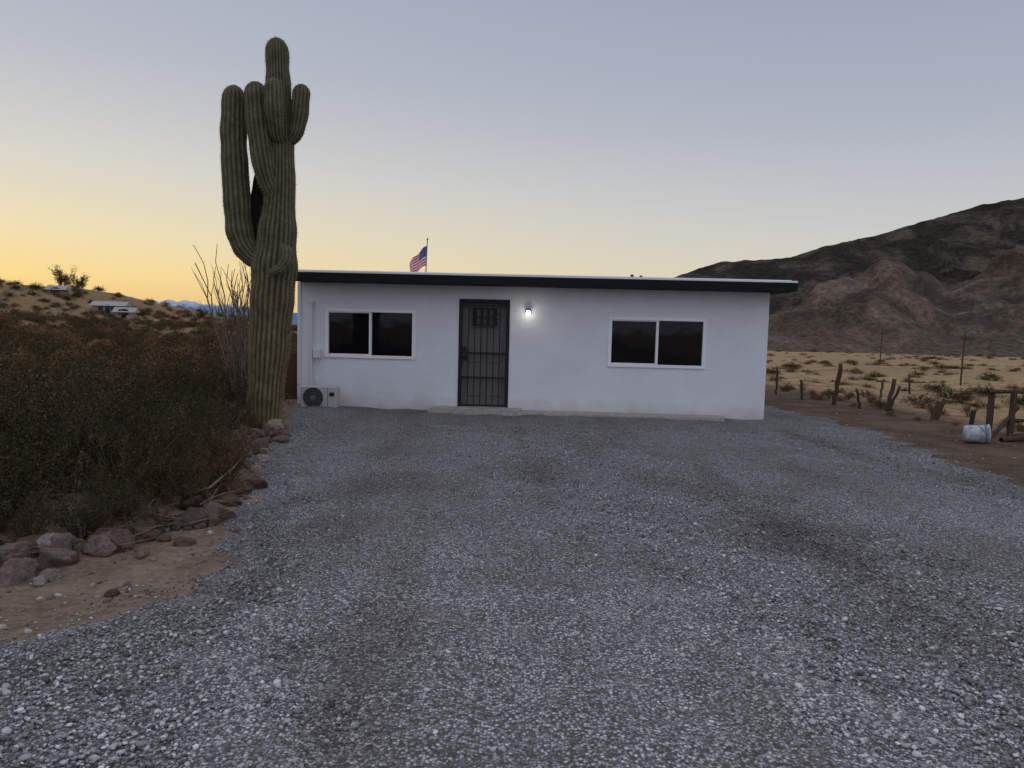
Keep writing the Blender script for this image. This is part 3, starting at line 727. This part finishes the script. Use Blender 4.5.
lite=t.ramp(na,[(.35,(0.07,0.053,0.041)),(.5,(0.15,0.112,0.085)),(.62,(0.26,0.20,0.16))])
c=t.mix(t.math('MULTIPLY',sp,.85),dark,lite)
c=t.mix(t.mapr(t.math('ADD',sx.outputs[2],t.math('MULTIPLY',na,34)),28,10,0,.6),c,(0.19,0.145,0.112))
c=t.mix(1.0,c,t.ramp(nb_,[(.38,(.55,.55,.55)),(.62,(1.25,1.25,1.25))]),'MULTIPLY')
t.col(c); t.bump(nb_,.8,4)
me=mesh_np('mountain',np.array(V),F,mm,True); A=me.attributes.new('spur','FLOAT','POINT'); A.data.foreach_set('value',np.array(att,dtype=np.float32))
obj('mountain',me)

# distant snowy range (left)
gx=np.linspace(-3600,1800,400); gy=np.linspace(3600,4800,40); V=[]
for y in gy:
    for x in gx:
        e=1-abs(y-4200)/600
        base=np.interp(x,[-3600,-2900,-2300,-2000,-1750,-1500,-1200,-600,200,1800],[60,120,135,118,105,85,62,50,60,50])
        V.append((x,y,-8+e*(base*(1+.25*noise.fractal(Vector((x/300,y/500,7)),.8,2,6)))+e*14*noise.fractal(Vector((x/60,y/60,7)),.8,2,4)))
nx,ny=len(gx),len(gy); i=np.arange(nx*ny).reshape(ny,nx)
F=np.stack([i[:-1,:-1].ravel(),i[:-1,1:].ravel(),i[1:,1:].ravel(),i[1:,:-1].ravel()],1)
mdm=new_mat('distant_range',rough=1,spec=0); t=NT(mdm); p=t.pos()
sx=t.add('ShaderNodeSeparateXYZ'); t.l.new(p,sx.inputs[0])
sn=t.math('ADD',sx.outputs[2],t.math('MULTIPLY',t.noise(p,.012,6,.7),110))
t.col(t.mix(t.mapr(sn,120,150),(0.16,0.21,0.33),(0.5,0.54,0.62)))  # blue base colour has the haze of distance mixed in; pale part is snow
obj('distant_mountain_range',mesh_np('distant_mountain_range',np.array(V),F,mdm,True))

def dhouse(x,y,w,d,h,wc):
    z=float(tz(x,y)); e=empty('distant_house',(x,y,z-.5)); e.rotation_euler=(0,0,.2)
    bm=bmesh.new(); add_box(bm,-w/2,w/2,-d/2,d/2,0,h); bm_obj('walls',bm,new_mat('dh_wall',wc,.9,.1),e)
    bm=bmesh.new(); a=[bm.verts.new(q) for q in ((-w/2-.4,-d/2-.4,h),(w/2+.4,-d/2-.4,h),(w/2+.4,d/2+.4,h),(-w/2-.4,d/2+.4,h),(-w/2-.4,0,h+.9),(w/2+.4,0,h+.9))]
    for f in ((0,1,5,4),(2,3,4,5),(0,4,3),(1,2,5),(0,3,2,1)): bm.faces.new([a[q] for q in f])
    bm_obj('roof',bm,new_mat('dh_roof',(0.36,0.34,0.33),.8,.2),e)
    boxes('windows',[(-w*.3,-w*.15,-d/2-.03,-d/2+.05,1,2),(w*.1,w*.25,-d/2-.03,-d/2+.05,1,2),(-.4,.4,-d/2-.03,-d/2+.05,.2,2.1)],mgl,e)
dhouse(-77,142,5.5,4,1.9,(.26,.22,.19)); dhouse(-92,150,3,2.5,1.6,(.2,.16,.13)); dhouse(-70,134,3,2.5,1.5,(.3,.27,.25))
tr=bush_mesh('desert_tree',4.2,2.6,12,2600,.13,ml_olive,77,thin=5,spread=.06)
for x,y,s in [(-102,168,1.0),(-99,170,.75),(-78,185,.6),(-118,165,.55)]:
    obj('desert_tree',tr,None,(x,y,float(tz(x,y))),(0,0,x),(s*1.15,s*1.15,s))

# ------------------------------------------------------------ world
w=D.worlds.new('World'); sc.world=w; w.use_nodes=True; wt=w.node_tree; wt.nodes.clear()
class WN(NT):
    def __init__(s): s.t=wt; s.n=wt.nodes; s.l=wt.links; s.b=None
t=WN()
g=t.add('ShaderNodeTexCoord').outputs['Generated']; sx=t.add('ShaderNodeSeparateXYZ'); t.l.new(g,sx.inputs[0])
z=sx.outputs[2]
def R(st): return [(p_,s2l(c_)) for p_,c_ in st]
zz=t.math('MULTIPLY_ADD',z,0.9,0.1,clamp=True)
def e(zv): return zv*0.9+0.1
sun=t.ramp(zz,R([(0,(190,140,90)),(e(0.0),(242,192,108)),(e(.05),(253,220,142)),(e(.10),(244,225,178)),(e(.18),(221,217,206)),(e(.30),(188,192,202)),(e(.5),(168,173,194)),(1,(215,220,235))]))
away=t.ramp(zz,R([(0,(150,150,165)),(e(0.0),(198,188,180)),(e(.06),(214,210,196)),(e(.13),(200,202,203)),(e(.25),(175,180,195)),(e(.42),(155,162,184)),(e(.7),(195,202,222)),(1,(215,222,238))]))
behind=t.ramp(zz,R([(0,(140,142,155)),(e(0.0),(190,190,205)),(e(.2),(208,212,230)),(e(.6),(210,215,232)),(1,(218,223,237))]))
dt=t.math('ADD',t.math('MULTIPLY',sx.outputs[0],-0.80),t.math('MULTIPLY',sx.outputs[1],0.60))
fac=t.math('POWER',t.mapr(dt,-0.1,1.0),1.9,clamp=True)
grad=t.mix(fac,away,sun)
grad=t.mix(t.mapr(sx.outputs[1],0.25,-0.35),grad,behind)
sky=t.add('ShaderNodeTexSky',sky_type='NISHITA'); sky.sun_disc=False; sky.sun_elevation=math.radians(1.5); sky.sun_rotation=math.radians(-53)
bg1=t.add('ShaderNodeBackground'); t.l.new(grad,bg1.inputs[0]); bg1.inputs[1].default_value=0.97
bg2=t.add('ShaderNodeBackground'); t.l.new(sky.outputs[0],bg2.inputs[0]); bg2.inputs[1].default_value=0.006
ad=t.add('ShaderNodeAddShader'); t.l.new(bg1.outputs[0],ad.inputs[0]); t.l.new(bg2.outputs[0],ad.inputs[1])
wo=t.add('ShaderNodeOutputWorld'); t.l.new(ad.outputs[0],wo.inputs[0])
sl=D.lights.new('sun','SUN'); sl.energy=0.14; sl.angle=math.radians(12); sl.color=(1,.75,.5)
so=link(D.objects.new('sun',sl)); dirv=Vector((0.80,-0.60,-0.12)); so.rotation_euler=dirv.to_track_quat('-Z','Y').to_euler()

# ------------------------------------------------------------ camera
cam=D.cameras.new('camera'); cam.lens=26; cam.sensor_width=36; cam.clip_end=20000; cam.clip_start=.05
co=link(D.objects.new('camera',cam)); co.location=(0,0,1.65)
co.rotation_euler=(Matrix.Rotation(math.radians(85.67),3,'X')@Matrix.Rotation(math.radians(1.4),3,'Z')).to_euler()
sc.camera=co
sc.view_settings.view_transform='Standard'; sc.view_settings.look='None'; sc.view_settings.exposure=0
